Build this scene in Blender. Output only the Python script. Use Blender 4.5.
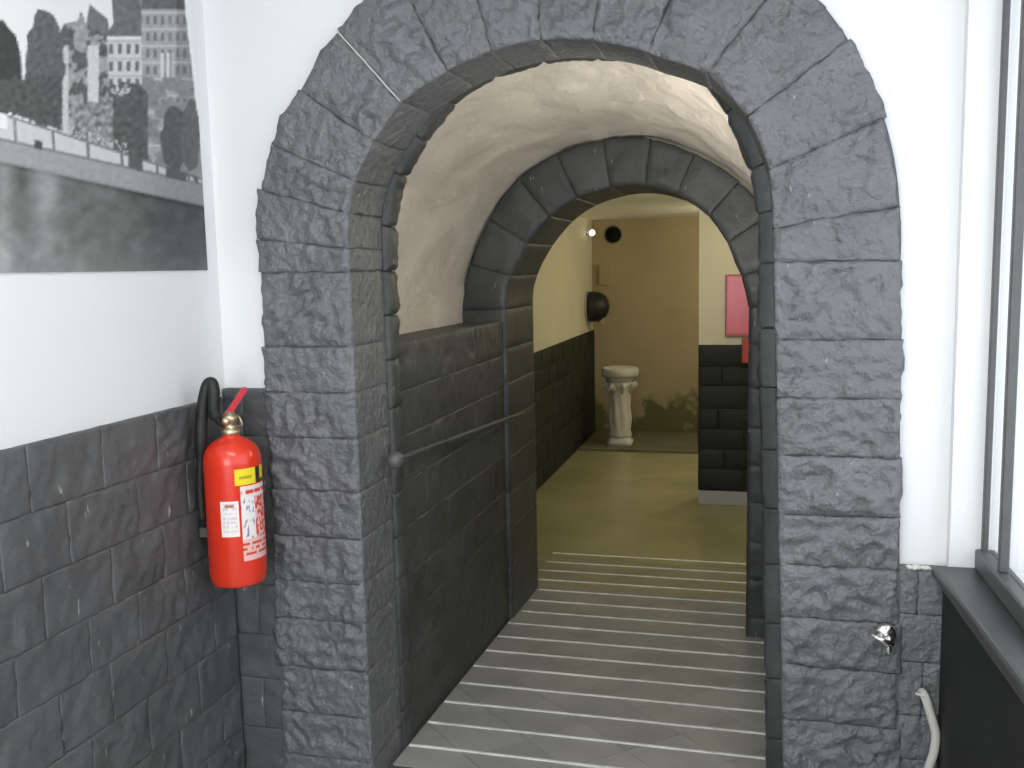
import bpy, bmesh, math, random
import numpy as np
from mathutils import Vector, Matrix, noise
from mathutils.geometry import tessellate_polygon

for o in list(bpy.data.objects):
    bpy.data.objects.remove(o)
scn = bpy.context.scene
col = scn.collection
PI = math.pi

# ------------------------------------------------------------------ camera
FPX, CAMH = 950.0, 1.70
def cam_matrix(f=FPX, vp=(765, 263), vx=675):
    d = np.array([(vp[0]-512)/f, (384-vp[1])/f, -1.0])
    a = (vx-512)/f
    l = (a*d[0]+1)/d[1]
    u = np.array([-a, l, 1.0])
    u /= np.linalg.norm(u); d /= np.linalg.norm(d)
    return np.array([np.cross(d, u), d, u])
CM = cam_matrix()
cd = bpy.data.cameras.new('camera'); cam = bpy.data.objects.new('camera', cd); col.objects.link(cam)
cd.sensor_width = 36.0; cd.lens = FPX*36.0/1024.0; cd.clip_start = 0.02
m4 = Matrix([list(r)+[0] for r in CM.tolist()]+[[0, 0, 0, 1]])
m4.translation = (0, 0, CAMH)
cam.matrix_world = m4
scn.camera = cam
def ray(x, y):
    return CM @ np.array([(x-512)/FPX, (384-y)/FPX, -1.0])
def on_x(x, y, X):
    v = ray(x, y); return np.array([0, 0, CAMH])+v*(X/v[0])
def to_px(p):
    c = CM.T @ (np.array(p)-np.array([0, 0, CAMH])); return 512+FPX*c[0]/-c[2], 384-FPX*c[1]/-c[2]

# ------------------------------------------------------------------ world, large lights, exposure
w = bpy.data.worlds.new('world'); scn.world = w; w.use_nodes = True
bg = w.node_tree.nodes['Background']
bg.inputs[0].default_value = (0.93, 0.96, 1.0, 1); bg.inputs[1].default_value = 1.8
def area(name, loc, rot, sx, sy, power, colr=(1, 1, 1)):
    l = bpy.data.lights.new(name, 'AREA'); l.shape = 'RECTANGLE'; l.size = sx; l.size_y = sy
    l.energy = power; l.color = colr
    o = bpy.data.objects.new(name, l); col.objects.link(o); o.location = loc; o.rotation_euler = rot
    return o
# daylight entering by the glazed front of the room behind the photographer
area('daylight_front', (-0.55, -2.25, 1.75), (PI/2, 0, 0), 1.9, 1.9, 55, (0.95, 0.98, 1.0))
# daylight entering by the window in the right wall
area('daylight_side', (0.66, 1.35, 1.75), (0, PI/2, 0), 1.6, 2.2, 3.5, (0.95, 0.98, 1.0))
scn.view_settings.view_transform = 'Standard'; scn.view_settings.look = 'None'
scn.view_settings.gamma = 1.0; scn.view_settings.use_curve_mapping = False
scn.view_settings.exposure = 0.14

# ------------------------------------------------------------------ materials
MATS = {}
def mat(name, base, rough=0.6, spec=0.5, metal=0.0, var=0.0, vscale=4.0, bump=0.0, bscale=40.0,
        rand=0.0, chips=0.0, emit=None, estr=0.0, attr=None, tint=None, coat=0.0, stretch=None):
    m = bpy.data.materials.new(name); m.use_nodes = True
    nt = m.node_tree; N = nt.nodes; L = nt.links
    b = N['Principled BSDF']
    b.inputs['Base Color'].default_value = (*base, 1)
    b.inputs['Roughness'].default_value = rough
    b.inputs['Metallic'].default_value = metal
    b.inputs['Specular IOR Level'].default_value = spec
    b.inputs['Coat Weight'].default_value = coat
    tc = N.new('ShaderNodeTexCoord'); src = tc.outputs['Object']
    if stretch:
        mp = N.new('ShaderNodeMapping'); mp.inputs['Scale'].default_value = stretch
        L.new(src, mp.inputs['Vector']); src = mp.outputs['Vector']
    cur = None
    if attr:
        at = N.new('ShaderNodeAttribute'); at.attribute_name = attr; cur = at.outputs['Color']
    if var > 0:
        n = N.new('ShaderNodeTexNoise'); n.inputs['Scale'].default_value = vscale; n.inputs['Detail'].default_value = 6
        L.new(src, n.inputs['Vector'])
        r = N.new('ShaderNodeValToRGB')
        lo = [max(0, c*(1-var)) for c in base]; hi = [min(1, c*(1+var)) for c in (tint or base)]
        r.color_ramp.elements[0].position = 0.3; r.color_ramp.elements[1].position = 0.7
        r.color_ramp.elements[0].color = (*lo, 1); r.color_ramp.elements[1].color = (*hi, 1)
        L.new(n.outputs['Fac'], r.inputs['Fac']); cur = r.outputs['Color']
    if rand > 0:
        oi = N.new('ShaderNodeObjectInfo'); hs = N.new('ShaderNodeHueSaturation')
        mr = N.new('ShaderNodeMapRange'); mr.inputs['To Min'].default_value = 1-rand; mr.inputs['To Max'].default_value = 1+rand
        L.new(oi.outputs['Random'], mr.inputs['Value']); L.new(mr.outputs['Result'], hs.inputs['Value'])
        if cur: L.new(cur, hs.inputs['Color'])
        else: hs.inputs['Color'].default_value = (*base, 1)
        cur = hs.outputs['Color']
    if chips > 0:
        n2 = N.new('ShaderNodeTexNoise'); n2.inputs['Scale'].default_value = 48; n2.inputs['Detail'].default_value = 3
        mp2 = N.new('ShaderNodeMapping'); mp2.inputs['Scale'].default_value = (1.3, 1.3, 0.28)
        L.new(tc.outputs['Object'], mp2.inputs['Vector']); L.new(mp2.outputs['Vector'], n2.inputs['Vector'])
        r2 = N.new('ShaderNodeValToRGB'); r2.color_ramp.elements[0].position = 0.735-chips; r2.color_ramp.elements[1].position = 0.775-chips
        mx = N.new('ShaderNodeMix'); mx.data_type = 'RGBA'
        L.new(n2.outputs['Fac'], r2.inputs['Fac']); L.new(r2.outputs['Color'], mx.inputs[0])
        if cur: L.new(cur, mx.inputs[6])
        else: mx.inputs[6].default_value = (*base, 1)
        mx.inputs[7].default_value = (0.34, 0.34, 0.33, 1); cur = mx.outputs[2]
    if cur: L.new(cur, b.inputs['Base Color'])
    if bump > 0:
        n3 = N.new('ShaderNodeTexNoise'); n3.inputs['Scale'].default_value = bscale; n3.inputs['Detail'].default_value = 5
        L.new(src, n3.inputs['Vector'])
        bp = N.new('ShaderNodeBump'); bp.inputs['Strength'].default_value = bump; bp.inputs['Distance'].default_value = 0.015
        L.new(n3.outputs['Fac'], bp.inputs['Height']); L.new(bp.outputs['Normal'], b.inputs['Normal'])
    if emit:
        b.inputs['Emission Color'].default_value = (*emit, 1); b.inputs['Emission Strength'].default_value = estr
    MATS[name] = m
    return m
mat('white_paint', (0.80, 0.81, 0.82), 0.55, 0.3, var=0.02, vscale=1.5, bump=0.04, bscale=60)
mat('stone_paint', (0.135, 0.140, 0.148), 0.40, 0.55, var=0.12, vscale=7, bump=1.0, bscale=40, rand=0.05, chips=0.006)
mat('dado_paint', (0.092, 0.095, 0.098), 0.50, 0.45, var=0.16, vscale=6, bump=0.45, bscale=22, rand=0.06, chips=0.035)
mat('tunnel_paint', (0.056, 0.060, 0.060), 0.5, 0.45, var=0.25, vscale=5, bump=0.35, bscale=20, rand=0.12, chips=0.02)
mat('far_paint', (0.016, 0.018, 0.015), 0.6, 0.3, var=0.2, vscale=4, rand=0.1)
mat('mortar', (0.12, 0.125, 0.132), 0.8, 0.2)
mat('cream_plaster', (0.76, 0.70, 0.61), 0.7, 0.2, var=0.12, vscale=3.0, tint=(0.76, 0.72, 0.65), bump=1.0, bscale=16, stretch=(1, 0.6, 1))
mat('tile', (0.31, 0.31, 0.29), 0.42, 0.4, var=0.12, vscale=5, rand=0.08, bump=0.06, bscale=30)
mat('front_floor', (0.5, 0.5, 0.48), 0.45, 0.4, var=0.06, vscale=3)  # unseen floor, made paler to bounce light up into the vault
mat('grout', (0.09, 0.09, 0.085), 0.8, 0.2)
mat('strip', (0.72, 0.72, 0.68), 0.6, 0.3, var=0.2, vscale=14)
mat('far_floor', (0.33, 0.305, 0.155), 0.24, 0.55, var=0.14, vscale=1.6, tint=(0.34, 0.32, 0.19))  # olive of the reflected light is put into the floor colour
mat('landing_floor', (0.31, 0.295, 0.20), 0.35, 0.45, var=0.12, vscale=3)  # between grey and olive: the light's change of tint put into the colour
mat('far_step', (0.13, 0.125, 0.08), 0.5, 0.3, var=0.2, vscale=3)
mat('cream_paint', (0.60, 0.56, 0.44), 0.6, 0.3, var=0.05, vscale=2)
mat('far_ceiling', (0.85, 0.83, 0.76), 0.7, 0.2, var=0.03, vscale=2)
mat('skirting', (0.36, 0.36, 0.36), 0.55, 0.3)
mat('extinguisher_red', (0.72, 0.035, 0.012), 0.28, 0.5, coat=0.3)
mat('lever_red', (0.55, 0.02, 0.04), 0.4, 0.4)
mat('black_rubber', (0.013, 0.014, 0.013), 0.5, 0.4)
mat('brass', (0.62, 0.52, 0.36), 0.32, 0.5, metal=0.9)
mat('chrome', (0.75, 0.74, 0.70), 0.16, 0.5, metal=1.0)
mat('black_frame', (0.085, 0.087, 0.088), 0.42, 0.5, var=0.12, vscale=20)
mat('sill_paint', (0.042, 0.042, 0.042), 0.34, 0.5, var=0.15, vscale=5, bump=0.05, bscale=30)
mat('white_plastic', (0.55, 0.55, 0.50), 0.5, 0.4)
mat('print', (0.5, 0.5, 0.5), 0.5, 0.3, attr='ink')
mat('paper_back', (0.75, 0.75, 0.74), 0.7, 0.2)
mat('pedestal_white', (0.50, 0.48, 0.43), 0.6, 0.3, var=0.08, vscale=9)
mat('hole_shade', (0.012, 0.011, 0.008), 0.85, 0.1)
mat('sign_red', (0.55, 0.045, 0.07), 0.22, 0.5)
mat('sign_frame', (0.42, 0.10, 0.10), 0.4, 0.4)
mat('alarm_red', (0.42, 0.06, 0.05), 0.5, 0.4)
mat('lamp_glow', (0.9, 0.9, 0.85), 0.5, emit=(1, 0.93, 0.78), estr=2.5)
mat('tube_glow', (0.9, 0.9, 0.9), 0.5, emit=(1, 0.98, 0.95), estr=6)
mat('light_mortar', (0.62, 0.62, 0.58), 0.8, 0.2)
mat('moss', (0.10, 0.105, 0.035), 0.9, 0.1, var=0.3, vscale=12)
def back_wall_mat():
    m = mat('tan_wall', (0.34, 0.275, 0.165), 0.75, 0.2, var=0.10, vscale=1.4, bump=0.25, bscale=10)
    nt = m.node_tree; N = nt.nodes; L = nt.links; b = N['Principled BSDF']
    base = b.inputs['Base Color'].links[0].from_socket
    # damp, mossy stains along the foot of the wall: irregular edge
    tc = N.new('ShaderNodeTexCoord'); sp = N.new('ShaderNodeSeparateXYZ'); L.new(tc.outputs['Object'], sp.inputs[0])
    n = N.new('ShaderNodeTexNoise'); n.inputs['Scale'].default_value = 4.0; n.inputs['Detail'].default_value = 5
    L.new(tc.outputs['Object'], n.inputs['Vector'])
    ma = N.new('ShaderNodeMath'); ma.operation = 'MULTIPLY_ADD'; ma.inputs[1].default_value = 1.3; ma.inputs[2].default_value = -0.62
    L.new(n.outputs['Fac'], ma.inputs[0])
    sub = N.new('ShaderNodeMath'); sub.operation = 'SUBTRACT'; L.new(ma.outputs[0], sub.inputs[0]); L.new(sp.outputs[2], sub.inputs[1])
    mr = N.new('ShaderNodeMapRange'); mr.inputs['From Min'].default_value = -0.22; mr.inputs['From Max'].default_value = -0.08
    L.new(sub.outputs[0], mr.inputs['Value'])
    mx = N.new('ShaderNodeMix'); mx.data_type = 'RGBA'; L.new(mr.outputs['Result'], mx.inputs[0]); L.new(base, mx.inputs[6])
    mx.inputs[7].default_value = (0.115, 0.11, 0.045, 1)
    L.new(mx.outputs[2], b.inputs['Base Color'])
back_wall_mat()
def glass_mat():
    m = bpy.data.materials.new('glass'); m.use_nodes = True; nt = m.node_tree; N = nt.nodes; L = nt.links
    N.remove(N['Principled BSDF'])
    t = N.new('ShaderNodeBsdfTransparent'); t.inputs[0].default_value = (0.97, 0.98, 0.98, 1)
    g = N.new('ShaderNodeBsdfGlossy'); g.inputs['Roughness'].default_value = 0.03
    f = N.new('ShaderNodeFresnel'); f.inputs[0].default_value = 1.12
    ge = N.new('ShaderNodeNewGeometry'); iv = N.new('ShaderNodeMath'); iv.operation = 'SUBTRACT'; iv.inputs[0].default_value = 1.0; L.new(ge.outputs['Backfacing'], iv.inputs[1])
    mu = N.new('ShaderNodeMath'); mu.operation = 'MULTIPLY'; L.new(f.outputs[0], mu.inputs[0]); L.new(iv.outputs[0], mu.inputs[1])
    mx = N.new('ShaderNodeMixShader'); L.new(mu.outputs[0], mx.inputs[0]); L.new(t.outputs[0], mx.inputs[1]); L.new(g.outputs[0], mx.inputs[2])
    L.new(mx.outputs[0], N['Material Output'].inputs[0]); MATS['glass'] = m
glass_mat()

# ------------------------------------------------------------------ mesh helpers
def obj(name, verts, faces, material, parent=None, smooth=False):
    me = bpy.data.meshes.new(name); me.from_pydata([tuple(map(float, v)) for v in verts], [], faces); me.validate()
    me.materials.append(MATS[material])
    if smooth: me.polygons.foreach_set('use_smooth', [True]*len(me.polygons))
    o = bpy.data.objects.new(name, me); col.objects.link(o)
    if parent: o.parent = parent
    return o
def from_bm(name, bm, material, parent=None, smooth=False):
    bmesh.ops.recalc_face_normals(bm, faces=bm.faces)
    me = bpy.data.meshes.new(name); bm.to_mesh(me); bm.free()
    me.materials.append(MATS[material])
    if smooth: me.polygons.foreach_set('use_smooth', [True]*len(me.polygons))
    o = bpy.data.objects.new(name, me); col.objects.link(o)
    if parent: o.parent = parent
    return o
def box_data(x0, x1, y0, y1, z0, z1):
    v = [(x, y, z) for x in (x0, x1) for y in (y0, y1) for z in (z0, z1)]
    f = [(0, 1, 3, 2), (4, 6, 7, 5), (0, 4, 5, 1), (2, 3, 7, 6), (0, 2, 6, 4), (1, 5, 7, 3)]
    return v, f
def box(name, x0, x1, y0, y1, z0, z1, material, parent=None, bevel=0.0, seg=2):
    v, f = box_data(x0, x1, y0, y1, z0, z1)
    if not bevel:
        return obj(name, v, f, material, parent)
    bm = bmesh.new(); vs = [bm.verts.new(p) for p in v]
    for q in f: bm.faces.new([vs[i] for i in q])
    bmesh.ops.bevel(bm, geom=bm.edges[:], offset=bevel, segments=seg, profile=0.6, affect='EDGES')
    return from_bm(name, bm, material, parent)
def tube(name, pts, r, material, parent=None, seg=10, caps=True):
    pts = [Vector(p) for p in pts]; n = len(pts)
    rs = r if isinstance(r, (list, tuple)) else [r]*n
    V = []; F = []; prev = None
    for i, p in enumerate(pts):
        t = (pts[min(i+1, n-1)]-pts[max(i-1, 0)]).normalized()
        if prev is None:
            a = Vector((0, 0, 1)) if abs(t.z) < 0.9 else Vector((1, 0, 0)); u = t.cross(a).normalized()
        else:
            u = (prev-t*prev.dot(t)).normalized()
        prev = u; v = t.cross(u)
        for k in range(seg):
            an = 2*PI*k/seg; V.append(p+(u*math.cos(an)+v*math.sin(an))*rs[i])
    for i in range(n-1):
        for k in range(seg):
            F.append((i*seg+k, i*seg+(k+1) % seg, (i+1)*seg+(k+1) % seg, (i+1)*seg+k))
    if caps:
        F.append(tuple(range(seg-1, -1, -1))); F.append(tuple((n-1)*seg+k for k in range(seg)))
    return obj(name, V, F, material, parent, True)
def lathe(name, prof, material, parent=None, seg=32, axis='z', at=(0, 0, 0), flute=None):
    V = []; F = []; n = len(prof)
    for i, (r, z) in enumerate(prof):
        for k in range(seg):
            a = 2*PI*k/seg; rr = r*(flute(a, z) if flute else 1.0)
            p = (rr*math.cos(a), rr*math.sin(a), z)
            if axis == 'x': p = (p[2], p[0], p[1])
            if axis == 'y': p = (p[0], p[2], p[1])
            V.append((p[0]+at[0], p[1]+at[1], p[2]+at[2]))
    for i in range(n-1):
        for k in range(seg):
            F.append((i*seg+k, i*seg+(k+1) % seg, (i+1)*seg+(k+1) % seg, (i+1)*seg+k))
    F.append(tuple(range(seg-1, -1, -1))); F.append(tuple((n-1)*seg+k for k in range(seg)))
    return obj(name, V, F, material, parent, True)
def tag(o, label, cat, group=None, kind=None):
    o['label'] = label; o['category'] = cat
    if group: o['group'] = group
    if kind: o['kind'] = kind
    return o
def empty(name, loc):
    o = bpy.data.objects.new(name, None); col.objects.link(o); o.location = loc; o.empty_display_size = 0.1
    return o
def adopt(child, parent):
    child.parent = parent; child.matrix_parent_inverse = Matrix.Translation(-Vector(parent.location)); return child
def slab(name, poly, y0, y1, material, parent=None):
    """vertical slab: polygon in x,z extruded in y"""
    n = len(poly); V = [(x, y0, z) for x, z in poly]+[(x, y1, z) for x, z in poly]
    tris = tessellate_polygon([[Vector((x, z, 0)) for x, z in poly]])
    F = [tuple(t) for t in tris]+[tuple(i+n for i in reversed(t)) for t in tris]
    F += [(i, (i+1) % n, n+(i+1) % n, n+i) for i in range(n)]
    bm = bmesh.new(); vs = [bm.verts.new(p) for p in V]
    for q in F:
        try: bm.faces.new([vs[i] for i in q])
        except ValueError: pass
    return from_bm(name, bm, material, parent)

# ---- a rock-faced stone over any surface patch S(a, b, d)
def sm(x):
    x = max(0.0, min(1.0, x)); return x*x*(3-2*x)
def ticks(L, step, e=0.007):
    n = max(2, int(round(L/step))); inner = [e/L+(1-2*e/L)*i/n for i in range(n+1)]
    return [0.0]+inner+[1.0]
def stone(name, parent, S, La, Lb, material, amp=0.016, pillow=0.012, step=0.022, seed=0, joint=0.0024, depth=0.06, rag=0.005, freq=11.0, calm=None):
    ta = ticks(La, step); tb = ticks(Lb, step); na, nb = len(ta), len(tb)
    off = Vector((seed*1.37 % 50, seed*2.11 % 50, seed*0.73 % 50))
    V = []
    for i, a in enumerate(ta):
        for j, b in enumerate(tb):
            e = min(a*La, (1-a)*La, b*Lb, (1-b)*Lb)
            p0 = S(a, b, 0.0)
            q = p0*freq+off
            nz = 0.55*noise.noise(q)+0.8*(0.30-abs(noise.noise(q*1.7+Vector((5, 2, 8)))))*1.6+0.5*(0.25-abs(noise.noise(q*3.9)))+0.22*noise.noise(q*7.5)
            nz *= 0.5+0.8*sm(noise.noise(p0*6.0+off)*1.1+0.5)
            m = sm(e/0.022)
            if calm is not None and a > calm-0.02: nz *= 0.14
            d = -joint*(1-sm(e/0.008)) + pillow*m + amp*(0.42+0.58*m)*nz
            d = max(d, -0.0055)
            aa = min(1, max(0, a)); bb = b
            jit = rag*(noise.noise(p0*21+off)+0.6*noise.noise(p0*47+off))
            if i in (0, na-1) or j in (0, nb-1):
                aa = a+(jit/La if 0 < a < 1 else (jit/La)); bb = b+(rag*0.7*noise.noise(p0*19-off))/Lb
            V.append(S(aa, bb, d))
    F = [(i*nb+j, i*nb+j+1, (i+1)*nb+j+1, (i+1)*nb+j) for i in range(na-1) for j in range(nb-1)]
    ring = [(i, 0) for i in range(na)]+[(na-1, j) for j in range(1, nb)]+[(i, nb-1) for i in range(na-2, -1, -1)]+[(0, j) for j in range(nb-2, 0, -1)]
    base = len(V)
    for (i, j) in ring: V.append(S(ta[i], tb[j], -depth))
    n = len(ring)
    for k in range(n):
        i, j = ring[k]; i2, j2 = ring[(k+1) % n]
        F.append((i*nb+j, base+k, base+(k+1) % n, i2*nb+j2))
    bm = bmesh.new(); vs = [bm.verts.new(p) for p in V]
    for f in F: bm.faces.new([vs[i] for i in f])
    o = from_bm(name, bm, material, parent, True)
    return o

# ---- an arch ring swept along jambs and arc
class Ring:
    def __init__(s, c, inner, outer, li, lo, ri, ro):
        """inner/outer: measured (x,z) points of the arc; li.. : jamb x as functions of z"""
        s.c = c
        def pol(pts):
            a = [(math.atan2(z-c[1], x-c[0]), math.hypot(x-c[0], z-c[1])) for x, z in pts]; a.sort()
            return np.array([q[0] for q in a]), np.array([q[1] for q in a])
        s.pi = pol(inner); s.po = pol(outer); s.li, s.lo, s.ri, s.ro = li, lo, ri, ro
    def io(s, kind, t):
        if kind == 'L': return Vector((s.li(t), 0, t)), Vector((s.lo(t), 0, t))
        if kind == 'R': return Vector((s.ri(t), 0, t)), Vector((s.ro(t), 0, t))
        r0 = float(np.interp(t, *s.pi)); r1 = float(np.interp(t, *s.po)); k = Vector((math.cos(t), 0, math.sin(t)))
        c = Vector((s.c[0], 0, s.c[1])); return c+k*r0, c+k*r1
    def patch(s, kind, t0, t1, sec, eo=0.0):
        """sec: function (a, width) -> (u, y, nu, ny), u measured outward from the inner line"""
        def S(a, b, d):
            t = t0+(t1-t0)*b; I, O = s.io(kind, t); dv = (O-I); wdt = dv.length; dv.normalize()
            u, y, nu, ny = sec(a, wdt+eo)
            p = I+dv*(u+nu*d); p.y = y+ny*d
            return p
        return S
    def profile(s, k, zl, n=28, zr=None):
        """polyline a fraction k of the way from inner to outer"""
        pts = []
        for z in zl: I, O = s.io('L', z); p = I.lerp(O, k); pts.append((p.x, p.z))
        for i in range(n+1):
            I, O = s.io('A', PI*(1-i/n)); p = I.lerp(O, k); pts.append((p.x, p.z))
        for z in reversed(zr or zl): I, O = s.io('R', z); p = I.lerp(O, k); pts.append((p.x, p.z))
        return pts
def sec_front(yf, T, rc=0.014):
    def sec(a, wdt):
        L = wdt+T; q = a*L
        if q < wdt: u, y = wdt-q, yf; k = sm(max(0, (q-(wdt-rc))/rc))*0.5
        else: u, y = 0.0, yf+(q-wdt); k = 0.5+0.5*sm(min(1, (q-wdt)/rc))
        ang = k*PI/2; return u, y, -math.sin(ang), -math.cos(ang)
    return sec
def sec_rear(y0, T, W, rc=0.014):
    def sec(a, wdt):
        L = T+W; q = a*L
        if q < T: u, y = 0.0, y0+q; k = sm(max(0, (q-(T-rc))/rc))*0.5
        else: u, y = q-T, y0+T; k = 0.5+0.5*sm(min(1, (q-T)/rc))
        ang = k*PI/2; return u, y, -math.cos(ang), math.sin(ang)
    return sec
def sweep_bed(name, ring, segs, sec, La, material, parent, inset):
    V = []; F = []; rows = 0; A = [i/14 for i in range(15)]
    for kind, t0, t1 in segs:
        n = 10 if kind == 'A' else 2
        for j in range(n+1):
            S = ring.patch(kind, t0, t1, sec)
            for a in A: V.append(S(a, j/n, -inset))
            rows += 1
    m = len(A)
    for r in range(rows-1):
        for i in range(m-1): F.append((r*m+i, r*m+i+1, (r+1)*m+i+1, (r+1)*m+i))
    return obj(name, V, F, material, parent)

# ================================================================== SETTING
D = 2.75            # face of the first arch
WL = -1.71          # face of the dado on the left wall
# ---- ring geometry measured on its plane
IN1 = [(-1.251, 1.70), (-1.250, 1.76), (-1.238, 1.931), (-1.169, 2.069), (-1.060, 2.202), (-0.925, 2.276), (-0.776, 2.328), (-0.636, 2.348), (-0.459, 2.331), (-0.297, 2.278), (-0.157, 2.22), (-0.055, 2.106), (0.002, 1.975), (0.020, 1.80), (0.025, 1.70)]
OUT1 = [(-1.560, 1.70), (-1.559, 1.775), (-1.545, 1.959), (-1.507, 2.065), (-1.459, 2.188), (-1.386, 2.264), (-1.307, 2.374), (-1.221, 2.455), (-1.157, 2.504), (-0.60, 2.67), (0.133, 2.389), (0.224, 2.254), (0.290, 2.109), (0.325, 1.990), (0.346, 1.846), (0.352, 1.70)]
INB = [(-1.238, 1.70), (-1.236, 1.80), (-1.190, 2.006), (-1.114, 2.119), (-0.95, 2.285), (-0.778, 2.346), (-0.515, 2.355), (-0.325, 2.335), (-0.186, 2.262), (-0.095, 2.111), (-0.048, 2.003), (-0.022, 1.86), (-0.016, 1.70)]
R1 = Ring((-0.61, 1.70), IN1, OUT1, lambda z: -1.243-0.008*z/1.7, lambda z: -1.570+0.010*z/1.7, lambda z: 0.077-0.052*z/1.7, lambda z: 0.392-0.040*z/1.7)
RB = Ring((-0.61, 1.70), INB, OUT1, lambda z: -1.238, lambda z: -1.565, lambda z: 0.030-0.046*z/1.7, lambda z: 0.38)
IN2 = [(-1.224, 1.50), (-1.217, 1.595), (-1.15, 1.75), (-1.056, 1.88), (-0.947, 1.98), (-0.754, 2.057), (-0.565, 2.072), (-0.38, 2.02), (-0.245, 1.91), (-0.133, 1.708), (-0.078, 1.54), (-0.072, 1.50)]
OUT2 = [(-1.462, 1.50), (-1.425, 1.648), (-1.348, 1.84), (-1.24, 2.03), (-1.09, 2.17), (-0.894, 2.257), (-0.657, 2.286), (-0.47, 2.262), (-0.29, 2.18), (-0.113, 2.057), (0.02, 1.90), (0.11, 1.72), (0.15, 1.50)]
R2 = Ring((-0.63, 1.50), IN2, OUT2, lambda z: -1.224, lambda z: -1.46, lambda z: -0.068, lambda z: 0.15)

# ---- front room
CZ = 3.0
op = R1.profile(0.30, [-0.2, 0.8])
poly = [(-2.4, -0.2)]+op+[(1.1, -0.2), (1.1, CZ+0.1), (-2.4, CZ+0.1)]
wf = slab('wall_front', poly, 2.79, 3.075, 'white_paint')
tag(wf, 'white painted wall around the big stone arch', 'wall', kind='structure')
wl = box('wall_left', -2.0, -1.735, -2.5, 2.80, -0.1, CZ, 'white_paint'); tag(wl, 'white painted wall where the river print hangs', 'wall', kind='structure')
ce = box('ceiling', -2.0, 1.0, -2.5, 2.80, CZ, CZ+0.1, 'white_paint'); tag(ce, 'white ceiling of the front room', 'ceiling', kind='structure')
fl = box('floor', -2.0, 1.0, -2.5, 2.86, -0.1, 0.0, 'front_floor'); tag(fl, 'grey floor of the front room before the arch', 'floor', kind='structure')
# back of the front room: a wall with a wide glazed opening, behind the photographer
wb = empty('wall_back', (0, -2.45, 0)); tag(wb, 'white wall with wide glazed opening opposite the arch', 'wall', kind='structure')
for (x0, x1, z0, z1) in [(-1.735, -1.5, 0, CZ), (0.4, 0.9, 0, CZ), (-1.5, 0.4, 2.7, CZ), (-1.5, 0.4, 0, 0.8)]:
    adopt(box('wall_panel', x0, x1, -2.5, -2.4, z0, z1, 'white_paint'), wb)

# ---- right wall, window and sill (wall runs slightly askew)
SK = 0.024
def rx(x, y): return x+(2.75-y)*SK      # x of a line on the skewed right wall at depth y
def skew_box(name, x0, x1, y0, y1, z0, z1, material, parent=None, bevel=0.0):
    o = box(name, x0, x1, y0, y1, z0, z1, material, parent, bevel, 3)
    for v in o.data.vertices: v.co.x = rx(v.co.x, v.co.y)
    return o
wr = empty('wall_right', (0.62, 1.0, 0)); tag(wr, 'white wall holding the black framed window', 'wall', kind='structure')
adopt(skew_box('wall_panel', 0.60, 0.80, -2.5, 2.80, 2.62, CZ, 'white_paint'), wr)
adopt(skew_box('wall_panel', 0.60, 0.80, -2.5, 0.05, 0.86, 2.62, 'white_paint'), wr)
adopt(skew_box('wall_panel', 0.60, 0.80, -2.5, 2.80, 0.0, 0.84, 'white_paint'), wr)
adopt(skew_box('dado_panel', 0.485, 0.60, -0.5, 2.76, 0.0, 0.832, 'far_paint', bevel=0.006), wr)
tr = box('trim_3', 0.497, 0.66, 2.752, 2.80, 0.85, CZ, 'white_paint', bevel=0.004); tag(tr, 'white vertical corner casing beside the black window frame', 'trim', kind='structure')
ws = empty('window_1', (0.6, 1.4, 0.9)); tag(ws, 'black framed window with white daylight above the dark sill', 'window', kind='structure')
adopt(skew_box('frame_post', 0.574, 0.589, 2.722, 2.745, 0.90, 2.62, 'black_frame', bevel=0.004), ws)
adopt(skew_box('frame_rail', 0.560, 0.612, 0.05, 2.748, 0.862, 0.917, 'black_frame', bevel=0.008), ws)
adopt(skew_box('frame_rail', 0.565, 0.612, 0.05, 2.748, 2.57, 2.62, 'black_frame', bevel=0.004), ws)
for yy in (2.548, 1.75, 0.92, 0.08):
    adopt(skew_box('stile', 0.570, 0.594, yy-0.012, yy+0.012, 0.917, 2.575, 'black_frame', bevel=0.005), ws)
for y0, y1 in ((2.560, 2.722), (1.762, 2.536), (0.932, 1.738), (0.092, 0.908)):
    adopt(skew_box('pane', 0.592, 0.597, y0, y1, 0.917, 2.57, 'glass'), ws)
# window sill board with rounded nose
def sill():
    prof = []
    x0, x1, zt, zb = 0.452, 0.60, 0.863, 0.826
    r = (zt-zb)/2
    for i in range(9):
        a = PI/2+PI*i/8; prof.append((x0+r+r*math.cos(a), (zt+zb)/2+r*math.sin(a)))
    prof += [(x1, zb), (x1, zt)]
    ys = [2.744, 2.0, 1.0, 0.05]
    V = [(rx(x, y)+(2.75-y)*0.030*(1 if x < 0.55 else 0), y, z) for y in ys for x, z in prof]; n = len(prof); F = []
    for k in range(len(ys)-1):
        for i in range(n): F.append((k*n+i, k*n+(i+1) % n, (k+1)*n+(i+1) % n, (k+1)*n+i))
    F += [tuple(range(n)), tuple(3*n+i for i in range(n-1, -1, -1))]
    bm = bmesh.new(); vs = [bm.verts.new(p) for p in V]
    for f in F: bm.faces.new([vs[i] for i in f])
    return from_bm('trim_4', bm, 'sill_paint')
tag(sill(), 'dark painted window sill board with rounded nose', 'sill', kind='structure')

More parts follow.
